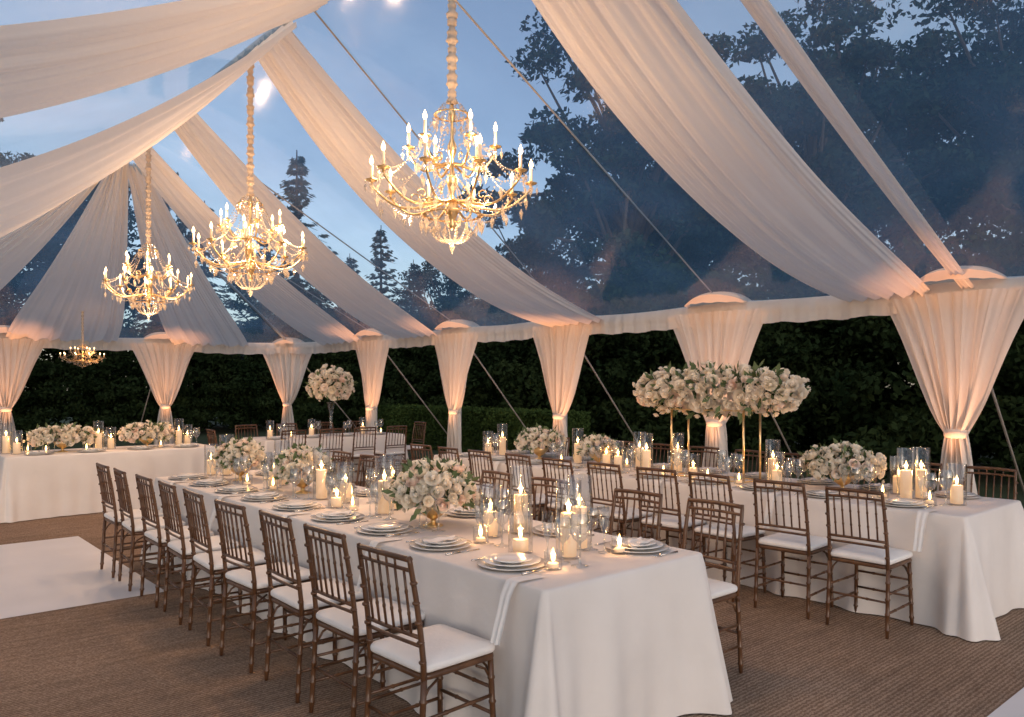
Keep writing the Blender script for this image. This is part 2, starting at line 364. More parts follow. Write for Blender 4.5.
# ---------------------------------------------------------------- tables
def tablecloth(L,W,seed,H=.75):
    rnd=random.Random(seed); r=.03; pts=[]
    hx,hy=W/2-r,L/2-r; step=.022
    seq=[((hx,-hy),(hx,hy),(1,0)),((hx,hy),(-hx,hy),(0,1)),((-hx,hy),(-hx,-hy),(-1,0)),((-hx,-hy),(hx,-hy),(0,-1))]
    s=0
    for a,b,n in seq:
        a=Vector(a);b=Vector(b);n=Vector(n); l=(b-a).length; k=int(l/step)
        for i in range(k):
            d=min(i,k-i)*l/k
            pts.append((a+(b-a)*i/k,n,math.exp(-(d/.11)**2),s+l*i/k,d))
        s+=l
        for i in range(14):
            an=math.atan2(n.y,n.x)+pi/2*i/14
            pts.append((b,Vector((math.cos(an),math.sin(an))),1,s+.3*i/14,0))
        s+=.3
    ph=[rnd.random()*6.28 for _ in range(6)]
    rings=[(0,-r),(.001,-.012),(.004,-.004),(.010,0),(.022,.003)]
    NZ=18
    for k in range(1,NZ+1): rings.append((.022+(H-.028)*k/NZ,None))
    P=[]
    for dz,o in rings:
        row=[]
        for p,n,cw,s,d in pts:
            f=dz/H
            if o is None:
                fold=.5+.5*math.sin(s*8+ph[0]+1.8*math.sin(s*2.1+ph[1])); fold=fold**3
                fold2=math.sin(s*23+ph[2]+2*math.sin(s*3.7+ph[3]))
                oo=.004+ f**.8*(.055*fold+.008*fold2) + .010*f
                oo+=cw*f**1.1*(.10+.025*math.sin(s*34+ph[4]))
            else: oo=o
            q=p+n*(r+oo)
            row.append((q.x,q.y,H-dz))
        P.append(row)
    m=MB(); m.grid(P,closev=True); 
    npt=len(pts); m.f.append(tuple(range(npt)))
    me=m.mesh('tablecloth',M_table)
    import bmesh
    bm=bmesh.new(); bm.from_mesh(me); bmesh.ops.recalc_face_normals(bm,faces=bm.faces); bm.to_mesh(me); bm.free()
    return me
def table(u0,u1,t0,t1,seed,label):
    W,L=u1-u0,t1-t0; c=((u0+u1)/2,(t0+t1)/2,.006)
    t=put('banquet_table',None,c,label=label,category='table',group='cloth covered banquet tables')
    put('tablecloth',tablecloth(L,W,seed),parent=t)
    put('table_top',MB().box((-W/2+.03,-L/2+.03,.71),(W/2-.03,L/2-.03,.735)).mesh('table_top',M_wood,False),parent=t)
    return t
table(0,1.11,0,5.2,1,'long banquet table with white floor length cloth and place settings')
table(3.25,4.35,-.48,5.4,2,'long banquet table with white cloth beneath the raised rose display')
table(-.73,1.75,8.36,9.3,3,'white clothed head table beside the white floor panel')
table(2.7,5.2,9.0,9.95,4,'white clothed table carrying a tall vase of roses')
table(-3.6,-1.6,11.3,12.2,5,'white clothed side table near the end curtains')
# ---------------------------------------------------------------- chairs
def bam(a,b,r,n=5,seg=8,bumps=None):
    a=Vector(a);b=Vector(b)
    ks=bumps if bumps is not None else [ (i+1)/(n+1) for i in range(n)]
    L=(b-a).length; e=.008/L
    vals=[(0,r)]
    for k in ks: vals+=[(k-e*1.2,r),(k-e*.4,r*1.28),(k+e*.4,r*1.28),(k+e*1.2,r)]
    vals.append((1,r))
    return [a.lerp(b,v[0]) for v in vals],[v[1] for v in vals]
back=MB()
for s in (-1,1):
    p=[(-.19,s*.19,.40),(-.192,s*.189,.50),(-.205,s*.187,.62),(-.225,s*.184,.76),(-.25,s*.18,.90),(-.255,s*.179,.925)]
    back.tube(p,[.013,.0125,.012,.0115,.011,.009],8)
    for q in (.5,.58,.66,.74,.82):
        x=-.19-.065*max(0,(q-.45)/.475)**1.2
        back.tube([(x,s*.187,q-.008),(x,s*.187,q-.003),(x,s*.187,q+.003),(x,s*.187,q+.008)],[.0115,.016,.016,.0115],8)
def bx(z): return -.19-.062*max(0,(z-.45)/.475)**1.2
def rail(z,r=.010,bow=.012):
    pts=[(bx(z)-bow*math.cos(pi*(k/8-.5)),-.183+.366*k/8,z+.004*math.cos(pi*(k/8-.5))) for k in range(9)]
    back.tube(pts,r,8)
rail(.912,.0125); rail(.868,.0085); rail(.60,.009); rail(.565,.008)
for k in range(6):
    y=-.135+.054*k
    c=-.012*math.cos(pi*((y+.183)/.366-.5))
    pts,rad=bam((bx(.60)+c,y,.60),(bx(.868)+c,y,.868),.006,2); back.tube(pts,rad,6)
for k in range(4):
    y=-.09+.06*k; back.tube([(bx(.868)-.011,y,.868),(bx(.912)-.011,y,.912)],.0055,6)
M_back=back.mesh('backrest',M_wood)
def leg(x,y,ox,oy):
    pts,rad=bam((x+ox,y+oy,0),(x,y,.43),.013,bumps=[.12,.34,.56,.8])
    rad[0]=.0105
    return MB().tube(pts,rad,8).mesh('leg',M_wood)
LEGS=[leg(.175,.175,.015,.012),leg(.175,-.175,.015,-.012),leg(-.19,.19,-.025,.004),leg(-.19,-.19,-.025,-.004)]
st=MB()
for z in (.15,.27):
    for s in (-1,1):
        pts,rad=bam((.185,s*.182,z),(-.205,s*.19,z),.008,2); st.tube(pts,rad,6)
for z in (.19,.30):
    pts,rad=bam((.182,-.18,z),(.182,.18,z),.008,2); st.tube(pts,rad,6)
pts,rad=bam((-.2,-.19,.22),(-.2,.19,.22),.008,2); st.tube(pts,rad,6)
for s in (-1,1):
    st.tube([(.176,s*.17,.34),(.15,s*.17,.385),(.10,s*.17,.41)],.006,6); st.tube([(-.19,s*.18,.34),(-.16,s*.18,.385),(-.11,s*.175,.41)],.006,6)
    st.tube([(.178,s*.17,.34),(.178,s*.145,.385),(.178,s*.09,.41)],.006,6)
M_st=st.mesh('stretcher',M_wood)
def rbox(hx,hy,z0,z1):
    P=[]; r=.02 if z1-z0<.03 else .05
    def loop(ins,z,rr):
        row=[]
        for cx,cy,a0 in ((1,1,0),(-1,1,90),(-1,-1,180),(1,-1,270)):
            for k in range(7):
                a=math.radians(a0+15*k)
                row.append((cx*(hx-rr)+ (rr-ins)*math.cos(a), cy*(hy-rr)+(rr-ins)*math.sin(a), z))
        return row
    h=z1-z0
    for f in (0,.1,.25,.5,.75,.9,1): 
        a=(f*2-1); ins=r*.5*(1-math.sqrt(max(0,1-abs(a)**3)))
        P.append(loop(ins,z0+h*f,.05))
    P.append(loop(.03,z1+.004,.05)); P.append([(q[0]*.6,q[1]*.6,z1+.012) for q in loop(.03,z1,.05)]); P.append([(0,0,z1+.014)]*28)
    P.insert(0,[(0,0,z0)]*28)
    return MB().grid(P,closev=True)
M_seat=rbox(.2,.2,.425,.45).mesh('seat',M_wood)
M_cu=rbox(.205,.203,.452,.492).mesh('seat_cushion',M_cush)
CG='brown bamboo style chairs at the banquet tables'
def make_chair(loc,rz,label):
    c=put('chair',None,loc,(0,0,rz),label=label,category='chair',group=CG)
    put('backrest',M_back,parent=c); put('seat',M_seat,parent=c); put('seat_cushion',M_cu,parent=c); put('stretcher',M_st,parent=c)
    for l in LEGS: put('leg',l,parent=c)
    return c
base=None
def chair(u,t,face,label='brown wooden chair with white cushion drawn up to a table'):
    global base
    rz={'+u':0,'-u':pi,'+t':pi/2,'-t':-pi/2}[face]+random.uniform(-.07,.07)
    loc=(u+random.uniform(-.02,.02),t+random.uniform(-.02,.02),.006)
    if base is None: base=make_chair(loc,rz,label)
    else: clone(base,loc,rz,label=label)
l1='brown wooden chair with white cushion along the long table'
l2='brown wooden chair with white cushion beside the rose display table'
for i in range(9): chair(-.25,.43+.555*i,'+u',l1)
for t_ in (.28,.85,1.68,2.3,2.9,3.5,4.1,4.7): chair(1.11+.27,t_,'-u',l1)
for i in range(10): chair(3.0,.0+.55*i,'+u',l2)
for i in range(10): chair(4.62,-.1+.55*i,'-u',l2)
l3='brown wooden chair with white cushion by the tall rose vase table'
for u_ in (2.95,3.55,4.15,4.75): chair(u_,8.75,'+t',l3)
for u_ in (3.0,3.7,4.4,5.0): chair(u_,10.2,'-t',l3)
for u_ in (5.55,): chair(u_,9.4,'-u',l3)
for u_ in (2.3,): chair(u_,9.4,'+u',l3)
# ---------------------------------------------------------------- tableware
chm=MB().lathe([(0,0),(.10,0),(.155,.010),(.165,.014),(.163,.017),(.11,.006),(0,.005)],36).mesh('charger_plate',M_charger)
plm=MB().lathe([(0,0),(.07,0),(.075,.006),(.13,.018),(.137,.021),(.134,.024),(.08,.011),(0,.009)],36).mesh('dinner_plate',M_plate)
sdm=MB().lathe([(0,0),(.055,0),(.06,.006),(.095,.016),(.10,.018),(.098,.021),(.06,.010),(0,.008)],32).mesh('salad_plate',M_plate)
wg=MB().lathe([(.036,.001),(.037,.003),(.01,.008),(.0045,.02),(.004,.085),(.008,.098),(.028,.115),(.041,.145),(.043,.17),(.039,.205),(.034,.222)],20).mesh('wine_glass',M_glass)
fl=MB().lathe([(.032,.001),(.033,.003),(.008,.008),(.0042,.02),(.004,.085),(.009,.1),(.022,.135),(.027,.19),(.025,.235)],18).mesh('champagne_flute',M_glass)
def fork_mesh():
    m=MB(); m.tube([(0,-.09,.003),(0,-.03,.004),(0,.04,.005)],[.006,.004,.003],6); m.tube([(0,.035,.005),(0,.05,.004)],[.004,.011],8)
    for k in range(4): m.tube([(-.009+.006*k,.048,.004),(-.009+.006*k,.095,.006)],.0018,5)
    return m.mesh('fork',M_silver)
def knife_mesh():
    m=MB(); m.tube([(0,-.11,.004),(0,-.02,.004)],[.007,.0055],6); m.box((-.001,-.02,.001),(.012,.10,.004)); return m.mesh('knife',M_silver)
fk,kn=fork_mesh(),knife_mesh()
def napkin_flat():
    P=[]
    for i in range(9):
        P.append([(-.045+.09*i/8,-.1+.2*j/16,.012+.006*math.sin(i*.9)+.004*math.sin(j*.8+i)) for j in range(17)])
    m=MB().grid(P); P2=[[(x*1.02,y*1.01,z-.01) for x,y,z in r] for r in P]; m.grid(P2); return m.mesh('napkin',M_napkin)
def napkin_hang():
    P=[]
    for i in range(13):
        x=-.040+.080*i/12; row=[]
        prof=[(.14,.004),(.06,.006),(.02,.008),(.0,.007),(-.020,.004),(-.036,-.016)]+[(-.046-.010*k,-.02-.032*k) for k in range(1,8)]
        for k,(a,z) in enumerate(prof):
            row.append((x*(1-.25*k/12)+.0,a-.008*math.sin(i*1.1)*(k/12),z))
        P.append(row)
    return MB().grid(P).mesh('napkin',M_napkin)
nf,nh=napkin_flat(),napkin_hang()
TZ=.757
def P1(name,mesh,x,y,z,rz,label,cat,grp,scale=1):
    return put(name,mesh,(x,y,z),(0,0,rz),scale,label=label,category=cat,group=grp)
def setting(u,t,du,dt,full=True,hang=False):
    j=lambda a=.008: random.uniform(-a,a)
    rz=math.atan2(dt,du)-pi/2
    px,py=-dt,du
    cx,cy=u+du*.19+j(),t+dt*.19+j()
    P1('charger_plate',chm,cx,cy,TZ,0,'pale round charger plate on white cloth','plate','charger plates')
    P1('dinner_plate',plm,cx,cy,TZ+.006,0,'white round dinner plate on a charger','plate','dinner plates')
    P1('salad_plate',sdm,cx,cy,TZ+.0175,0,'small white plate stacked on dinner plate','plate','salad plates')
    if hang: P1('napkin',nh,u+du*.005-px*.235+j(),t+dt*.005-py*.235+j(),TZ,rz,'white napkin hanging over the table edge','napkin','white napkins')
    else: P1('napkin',nf,cx,cy,TZ+.022,rz+j(.15),'folded white napkin laid on the plates','napkin','white napkins')
    if full:
        P1('fork',fk,cx+px*.19,cy+py*.19,TZ,rz+j(.05),'silver fork beside the plates','fork','silver forks')
        P1('knife',kn,cx-px*.19,cy-py*.19,TZ+.008*hang,rz+j(.05),'silver knife beside the plates','knife','silver knives')
    gx,gy=cx+du*.2,cy+dt*.2
    P1('wine_glass',wg,gx-px*.13+j(.015),gy-py*.13+j(.015),TZ,0,'clear stemmed wine glass on white cloth','glass','wine glasses')
    P1('wine_glass',wg,gx-px*.22+du*.03+j(.015),gy-py*.22+dt*.03+j(.015),TZ,0,'clear stemmed wine glass on white cloth','glass','wine glasses',1.12)
    if full:
        P1('champagne_flute',fl,gx-px*.05+j(.015),gy-py*.05+j(.015)+0,TZ,0,'clear slender champagne flute','glass','champagne flutes')
for i in range(9): setting(0,.43+.555*i,1,0,True,hang=(i%2==0))
for t_ in (.28,.85,1.68,2.3,2.9,3.5,4.1,4.7): setting(1.11,t_,-1,0,True)
for i in range(10): setting(3.25,.55*i,1,0,i<7,hang=(i%2==0))
for i in range(10): setting(4.35,-.1+.55*i,-1,0,False)
for k in range(4): setting(-.35+.58*k,8.36,0,1,False)
for k in range(4): setting(2.95+.6*k,9.0,0,1,False)
# ---------------------------------------------------------------- candles
def flame_prof(z,s=1): return [(0,z),(.004*s,z+.004*s),(.0065*s,z+.012*s),(.005*s,z+.024*s),(.002*s,z+.036*s),(0,z+.044*s)]
def make_candle(hg,rg,hc,rc):
    m={}
    m['glass']=MB().lathe([(0,.002),(rg,.002),(rg,.02),(rg,hg*.5),(rg,hg-.005),(rg+.0015,hg-.002),(rg,hg)],24).mesh('glass_cylinder',M_hurr)
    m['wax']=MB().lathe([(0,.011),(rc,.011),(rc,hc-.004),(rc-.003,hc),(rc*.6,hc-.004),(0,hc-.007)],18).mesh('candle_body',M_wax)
    m['flame']=MB().lathe(flame_prof(hc+.004,1.5),8).mesh('flame',M_flame); m['h']=hc
    return m
CK=[make_candle(.38,.062,.22,.040),make_candle(.29,.062,.14,.040),make_candle(.20,.062,.07,.040),make_candle(.085,.042,.03,.026)]
CL=['tall clear glass hurricane holding a lit ivory pillar candle','clear glass hurricane with a lit pillar candle','short clear glass cylinder with a lit candle','small glass votive with a lit candle']
cb={}
def candle(u,t,k,lit=True):
    key=(k,lit)
    if key not in cb:
        c=put('hurricane_candle' if k<3 else 'votive_candle',None,(u,t,TZ),label=CL[k],category='candle',group='lit candles on the tables')
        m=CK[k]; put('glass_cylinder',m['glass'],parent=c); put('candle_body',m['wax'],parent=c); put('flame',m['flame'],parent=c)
        if lit: light('flame_light',(0,0,m['h']+.03),[3.6,3.4,3.0,1.8][k],(1,.46,.17),.012,parent=c)
        cb[key]=c; return c
    return clone(cb[key],(u,t,TZ),random.random()*6)
for (u,t,k) in [(.50,.36,0),(.68,.46,0),(.40,.60,2),(.76,.26,3),(.28,.24,3),(.55,1.02,1),(.74,.98,0),(.40,.92,3),
    (.50,2.05,0),(.64,2.17,0),(.42,2.32,3),(.55,2.65,1),(.68,2.8,3),(.5,2.92,0),(.72,1.9,3),
    (.5,3.75,1),(.63,3.88,0),(.45,3.65,3),(.55,4.90,0),(.68,4.82,3),(.4,4.05,3),(.40,2.5,2),(.76,1.3,3),(.45,5.02,1)]: candle(u,t,k,k<3 or t<1.2)
for (u,t,k) in [(3.75,-.25,1),(3.62,-.12,3),(3.86,.03,0),(3.72,.08,0),(4.0,.25,1),(3.7,.24,3),(3.8,1.20,0),(3.66,1.08,1),(3.92,1.3,3),(3.6,1.4,3),
    (3.8,2.65,0),(3.65,2.8,1),(3.9,2.9,3),(3.7,3.0,1),(3.8,3.5,0),(3.65,3.6,3),(3.8,4.75,0),(3.7,4.9,1),(3.85,2.05,2),(3.6,2.2,3),(3.65,1.75,3),(3.9,5.1,2),(3.95,2.3,0),(3.66,2.45,0)]: candle(u,t,k,k<3)
for (u,t,k) in [(-.55,8.75,1),(-.42,8.85,3),(.35,8.75,0),(.52,8.85,1),(.2,8.7,3),(1.35,8.75,0),(1.5,8.85,1),(-.25,8.7,3),(1.1,8.7,3),(2.9,9.3,1),(3.3,9.4,3),(4.6,9.4,1),(4.9,9.3,3),(-2.2,11.6,1),(-2.9,11.7,3),(3.6,9.3,1),(-.64,8.9,0)]: candle(u,t,k,k<2)
# ---------------------------------------------------------------- flowers
def rose_geo(seed,layers,nf):
    rnd=random.Random(seed); m=MB(); m.ell((0,0,.25),(.28,.28,.40),6 if nf<5 else 8,4 if nf<5 else 6)
    for li,(n,r,fl_,top) in enumerate(layers):
        for k in range(n):
            a0=2*pi*k/n+li*.7+rnd.uniform(-.2,.2); half=pi/n*1.35; P=[]; dz=rnd.uniform(-.06,.06)
            for i in range(nf):
                f=i/(nf-1); row=[]
                for j in range(nf):
                    g=j/(nf-1)*2-1; a=a0+g*half*(.6+.45*math.sin(pi*min(1,f*.7+.15)))
                    rr=r*(math.sin(min(1,f*1.15)*pi/2)**.6)+fl_*f**3*(.7+.3*math.cos(g*1.5))
                    z=-.35+(top+dz+.35)*f - .12*g*g*f - (.10*f**6)
                    row.append((rr*math.cos(a),rr*math.sin(a),z+rnd.uniform(-.02,.02)))
                P.append(row)
            m.grid(P)
    return m
FULL=[(3,.30,.03,.74),(4,.46,.05,.70),(5,.62,.10,.60),(6,.78,.14,.44)]
OPEN=[(4,.34,.05,.62),(5,.54,.10,.54),(6,.72,.16,.40),(7,.84,.20,.22)]
ROS=[rose_geo(1,FULL,6).mesh('rose',M_rose),rose_geo(2,FULL,6).mesh('rose',M_rose),rose_geo(3,OPEN,6).mesh('rose',M_rose)]
LG=rose_geo(5,[(3,.4,.06,.6),(5,.7,.12,.35)],4); LGV=np.array(LG.v)
def leaves(name,n,fn,size,mat):
    V=np.zeros((n*4,3))
    for i in range(n):
        p,d=fn(); d=(Vector(d)+Vector(np.random.normal(0,.35,3))).normalized(); s=size*random.uniform(.7,1.3)
        a=d.orthogonal().normalized(); a=(Matrix.Rotation(random.random()*6.28,3,d)@a); p=Vector(p)
        V[i*4]=p-d*s*.2; V[i*4+1]=p+d*s*.5+a*s*.28; V[i*4+2]=p+d*s*1.15; V[i*4+3]=p+d*s*.5-a*s*.28
    return quads_mesh(name,V,mat)
def fib(n):
    g=pi*(3-math.sqrt(5))
    for i in range(n):
        z=1-2*(i+.5)/n; r=math.sqrt(1-z*z); yield Vector((r*math.cos(g*i),r*math.sin(g*i),z))
def bouquet(loc,R,zc,n,sz,label,vase,vmat,zmin=-.45,boxy=0,fill=1.6):
    o=put('flower_arrangement',None,loc,label=label,category='flowers',group='rose arrangements on the tables')
    if vase: put('vase',vase,parent=o)
    ph=[random.random()*6 for _ in range(4)]
    def surf(v):
        k=1+.06*math.sin(3*math.atan2(v.y,v.x)+ph[0])+.05*math.sin(5*v.z+ph[1]+4*v.y)+.04*math.sin(9*v.x+ph[2])
        return Vector((v.x*R[0],v.y*R[1],v.z*R[2]))*k
    if boxy:
        pts=[]
        for i in range(n):
            f=(i+.5)/n; ang=i*2.39996; y=-1+2*f; rr=(1-abs(y)**7)**.5*.93+.05
            pts.append((Vector((math.cos(ang)*rr*R[0],y*R[1],math.sin(ang)*rr*R[2]*(1+.12*math.sin(y*5+ph[0])+.06*math.sin(y*13)))),Vector((math.cos(ang),y**7,math.sin(ang)))))
    else:
        pts=[(surf(p),Vector((p.x/R[0],p.y/R[1],p.z/R[2]+.4))) for p in fib(n) if p.z>=zmin]
    for q,nn in pts:
        q=q*random.uniform(.92,1.06) if not boxy else Vector((q.x*random.uniform(.88,1.08),q.y,q.z*random.uniform(.88,1.08)))
        b=put('rose',random.choice(ROS),(q.x,q.y,q.z+zc),scale=sz*random.choice((.7,.85,.95,1.05,1.2)),parent=o)
        nn=nn.normalized(); nn=(nn+Vector(np.random.normal(0,.2,3))).normalized()
        b.rotation_euler=nn.to_track_quat('Z','Y').to_euler()
    nf_=int(n*fill); Vs=[];F=[]; nv=len(LGV)
    for i in range(nf_):
        q,nn=random.choice(pts); nn=(nn.normalized()+Vector(np.random.normal(0,.25,3))).normalized()
        q=q+Vector(np.random.normal(0,sz*.55,3))
        q=Vector((q.x*.95,max(-R[1],min(R[1],q.y)),q.z*.95)) if boxy else q*random.uniform(.88,1.0)
        M=np.array(nn.to_track_quat('Z','Y').to_matrix()); s=sz*random.uniform(.45,.7)
        Vs.append((LGV@M.T)*s+np.array([q.x,q.y,q.z+zc])); F+= [tuple(a+i*nv for a in f) for f in LG.f]
    me=bpy.data.meshes.new('small_blossoms'); me.from_pydata(np.concatenate(Vs).tolist(),[],F); me.materials.append(M_filler); me.polygons.foreach_set('use_smooth',[True]*len(me.polygons))
    put('small_blossoms',me,parent=o,kind='stuff')
    def fn():
        q,nn=random.choice(pts); q=q+Vector(np.random.normal(0,sz*.5,3)); return (*(q*random.uniform(.72,.97)+Vector((0,0,zc))),),nn.normalized()
    put('foliage',leaves('foliage',int(n*4),fn,sz*1.1,M_flleaf),parent=o)
    return o
bowl=MB().lathe([(0,0),(.06,0),(.062,.006),(.018,.02),(.015,.04),(.05,.06),(.09,.10),(.105,.135),(.10,.135),(.045,.065),(0,.06)],24).mesh('vase',M_gold)
LBq='low cream and blush rose arrangement in a gold footed bowl'
bouquet((.5,1.5,TZ),(.22,.25,.16),.21,96,.046,LBq,bowl,M_gold)
bouquet((.55,3.33,TZ),(.18,.22,.14),.20,74,.044,LBq,bowl,M_gold)
bouquet((.5,4.45,TZ),(.18,.22,.14),.20,74,.044,LBq,bowl,M_gold)
bouquet((3.85,.62,TZ),(.24,.29,.14),.20,92,.046,LBq,bowl,M_gold)
bouquet((3.8,4.1,TZ),(.22,.30,.14),.20,84,.046,LBq,bowl,M_gold)
bouquet((3.8,3.2,TZ),(.15,.21,.12),.18,50,.045,LBq,bowl,M_gold)
bouquet((-.05,8.8,TZ),(.36,.2,.14),.18,84,.048,LBq,bowl,M_gold)
bouquet((.95,8.8,TZ),(.33,.2,.14),.18,78,.048,LBq,bowl,M_gold)
bouquet((-2.5,11.7,TZ),(.28,.2,.13),.17,40,.055,LBq,bowl,M_gold)
tall=MB().lathe([(.09,.002),(.085,.01),(.025,.03),(.022,.2),(.035,.4),(.07,.55),(.075,.56)],20).mesh('vase',M_hurr)
bouquet((4.0,9.4,TZ),(.35,.35,.27),.84,98,.062,'tall glass vase topped with a full cream rose mass',tall,M_hurr,zmin=-.75,fill=2)
stand=put('flower_stand',None,(3.8,1.78,TZ),label='tall gold rectangular frame stand on the banquet table',category='stand')
for y in (-.38,.38):
    for x in (-.13,.13):
        put('post',MB().tube([(x,y,0),(x,y,.62)],.010,8).mesh('post',M_gold),parent=stand)
for z in (.008,.62):
    fr=MB(); fr.tube([(-.13,-.38,z),(.13,-.38,z),(.13,-.379,z),(.13,.38,z),(.129,.38,z),(-.13,.38,z),(-.13,.379,z),(-.13,-.38,z)],.006,6)
    put('lower_frame' if z<.1 else 'upper_frame',fr.mesh('frame',M_gold),parent=stand)
bouquet((3.8,1.78,TZ+.62),(.22,.82,.18),.17,100,.064,'long raised mass of cream roses on a gold stand',None,None,boxy=1,fill=6)
# ---------------------------------------------------------------- chandeliers
def make_chandelier(loc):
    ch=put('chandelier',None,loc,label='gold crystal chandelier with candle bulbs hung on a fabric cord',category='chandelier',group='crystal chandeliers under the tent roof')
    prof=[(0,-.30),(.015,-.29),(.028,-.27),(.015,-.24),(.035,-.2),(.055,-.16),(.03,-.11),(.014,-.06),(.032,0),(.04,.04),(.014,.09),(.012,.18),(.028,.22),(.032,.26),(.012,.31),(.010,.42),(.026,.46),(.022,.50),(.008,.54),(0,.56)]
    put('stem',MB().lathe(prof,18).mesh('stem',M_gold),parent=ch)
    put('upper_ring',MB().lathe([(.12,.463),(.124,.467),(.12,.471),(.10,.468)],20).mesh('upper_ring',M_gold),parent=ch)
    put('lower_ring',MB().lathe([(.20,-.204),(.205,-.2),(.20,-.196),(.17,-.2)],24).mesh('lower_ring',M_gold),parent=ch)
    def arm(r,z0,zc,dip):
        pts=[]
        for k in range(15):
            f=k/14; x=.03+(r-.03)*f; z=z0+(zc-.035-z0)*f*f-dip*math.sin(pi*f)*(1.15-f*.3)+.02*math.sin(2*pi*f)
            pts.append((x,0,z))
        m=MB().tube(pts,[.0095-.002*k/14 for k in range(15)],8)
        sc=[(r*.45+.035*math.cos(a)*(1-a/9),0,z0-dip*.45+.045+.035*math.sin(a)*(1-a/9)) for a in [q*.5 for q in range(12)]]
        m.tube(sc,.004,6)
        m.lathe([(0,-.03),(.010,-.025),(.008,-.01),(.035,0),(.042,.006),(.040,.009),(.012,.006),(.013,.02),(0,.02)],14,(r,0,zc))
        return m.mesh('arm',M_gold)
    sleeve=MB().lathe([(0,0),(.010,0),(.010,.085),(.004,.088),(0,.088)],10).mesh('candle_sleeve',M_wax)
    bulb=MB().lathe([(0,.085),(.007,.09),(.0145,.106),(.0125,.122),(.006,.138),(.001,.152)],10).mesh('bulb',M_bulb)
    A1,A2=arm(.53,-.10,.02,.08),arm(.29,.14,.25,.06)
    cr=MB()
    def strand(p,q,dip,n,s=1):
        for k in range(n):
            f=(k+.5)/n; z=p[2]+(q[2]-p[2])*f-dip*math.sin(pi*f)
            cr.octa((p[0]+(q[0]-p[0])*f,p[1]+(q[1]-p[1])*f,z),.0078*s,.011*s)
    def pendant(x,y,z,s=1):
        cr.octa((x,y,z-.012),.006,.008); cr.octa((x,y,z-.048*s),.0145*s,.040*s)
    for N,r,zc,A,off in ((10,.53,.02,A1,0),(6,.29,.25,A2,.3)):
        for k in range(N):
            a=2*pi*k/N+off
            o=put('arm',A,rot=(0,0,a),parent=ch)
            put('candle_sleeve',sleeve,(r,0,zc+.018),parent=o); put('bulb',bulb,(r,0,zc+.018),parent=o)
            cx,cy=r*math.cos(a),r*math.sin(a)
            for q in range(4):
                b=2*pi*q/4+a; pendant(cx+.04*math.cos(b),cy+.04*math.sin(b),zc+.004,.95)
            a2=2*pi*(k+1)/N+off
            strand((cx,cy,zc),(r*math.cos(a2),r*math.sin(a2),zc),.09,14)
            am=(a+a2)/2
            pendant(r*math.cos(pi/N)*math.cos(am),r*math.cos(pi/N)*math.sin(am),zc-.095,1.35)
            pendant(r*.65*math.cos(a),r*.65*math.sin(a),zc-.15,1.3)
            strand((.12*math.cos(a),.12*math.sin(a),.46),(cx*.97,cy*.97,zc+.0),.10,26 if N==10 else 15)
    for k in range(16):
        a=2*pi*k/16; pendant(.12*math.cos(a),.12*math.sin(a),.462,1.1); pendant(.205*math.cos(a),.205*math.sin(a),-.2,1.4)
        strand((.06*math.cos(a),.06*math.sin(a),.54),(.12*math.cos(a),.12*math.sin(a),.46),.0,5)
        strand((.205*math.cos(a),.205*math.sin(a),-.2),(.02*math.cos(a),.02*math.sin(a),-.37),.06,14,1.15)
        if k%2==0: strand((.205*math.cos(a),.205*math.sin(a),-.2),(.50*math.cos(a),.50*math.sin(a),-.02),.07,18)
        if k%2: strand((.05*math.cos(a),.05*math.sin(a),.04),(.205*math.cos(a),.205*math.sin(a),-.2),-.02,14,1.1)
        if k%2: pendant(.38*math.cos(a),.38*math.sin(a),-.13,1.4)
    cr.octa((0,0,-.41),.025,.05)
    put('crystal_strands',cr.mesh('crystal_strands',M_crystal,False),parent=ch)
    for k in range(3):
        a=2*pi*k/3+.3; light('bulb_light',(.42*math.cos(a),.42*math.sin(a),.17),29,(1,.61,.33),.05,parent=ch)
    light('bulb_light',(0,0,-.52),17,(1,.61,.33),.1,parent=ch)
    return ch
CZ=2.93
def cord(ch,h):
    pr=[]; n=int(h/.012)
    for k in range(n+1):
        z=.54+h*k/n
        r=.030+.006*math.sin(k*1.3)+.006*math.sin(k*.53+1)+.004*math.sin(k*2.9)
        if k in (0,n): r=.012
        pr.append((r,z))
    put('cord_sleeve',MB().lathe(pr,12).mesh('cord_sleeve',M_sleeve),parent=ch)
c0=make_chandelier((RU,1.85,CZ))
far=clone(c0,(1.28,14.0,2.12),.4,(.68,.68,.46),label='small gold chandelier glimmering near the end curtains',lit=False)
light('bulb_light',(.1,-.2,.15),5,(1,.5,.2),.08,parent=far)
cl=[(clone(c0,(RU,5.2,CZ),1.1),RZ-CZ-.57),(clone(c0,(RU,8.55,CZ-.02),2.0),RZ-CZ-.55),(far,1.7)]
for c,h in cl: cord(c,h)
cord(c0,RZ-CZ-.57)
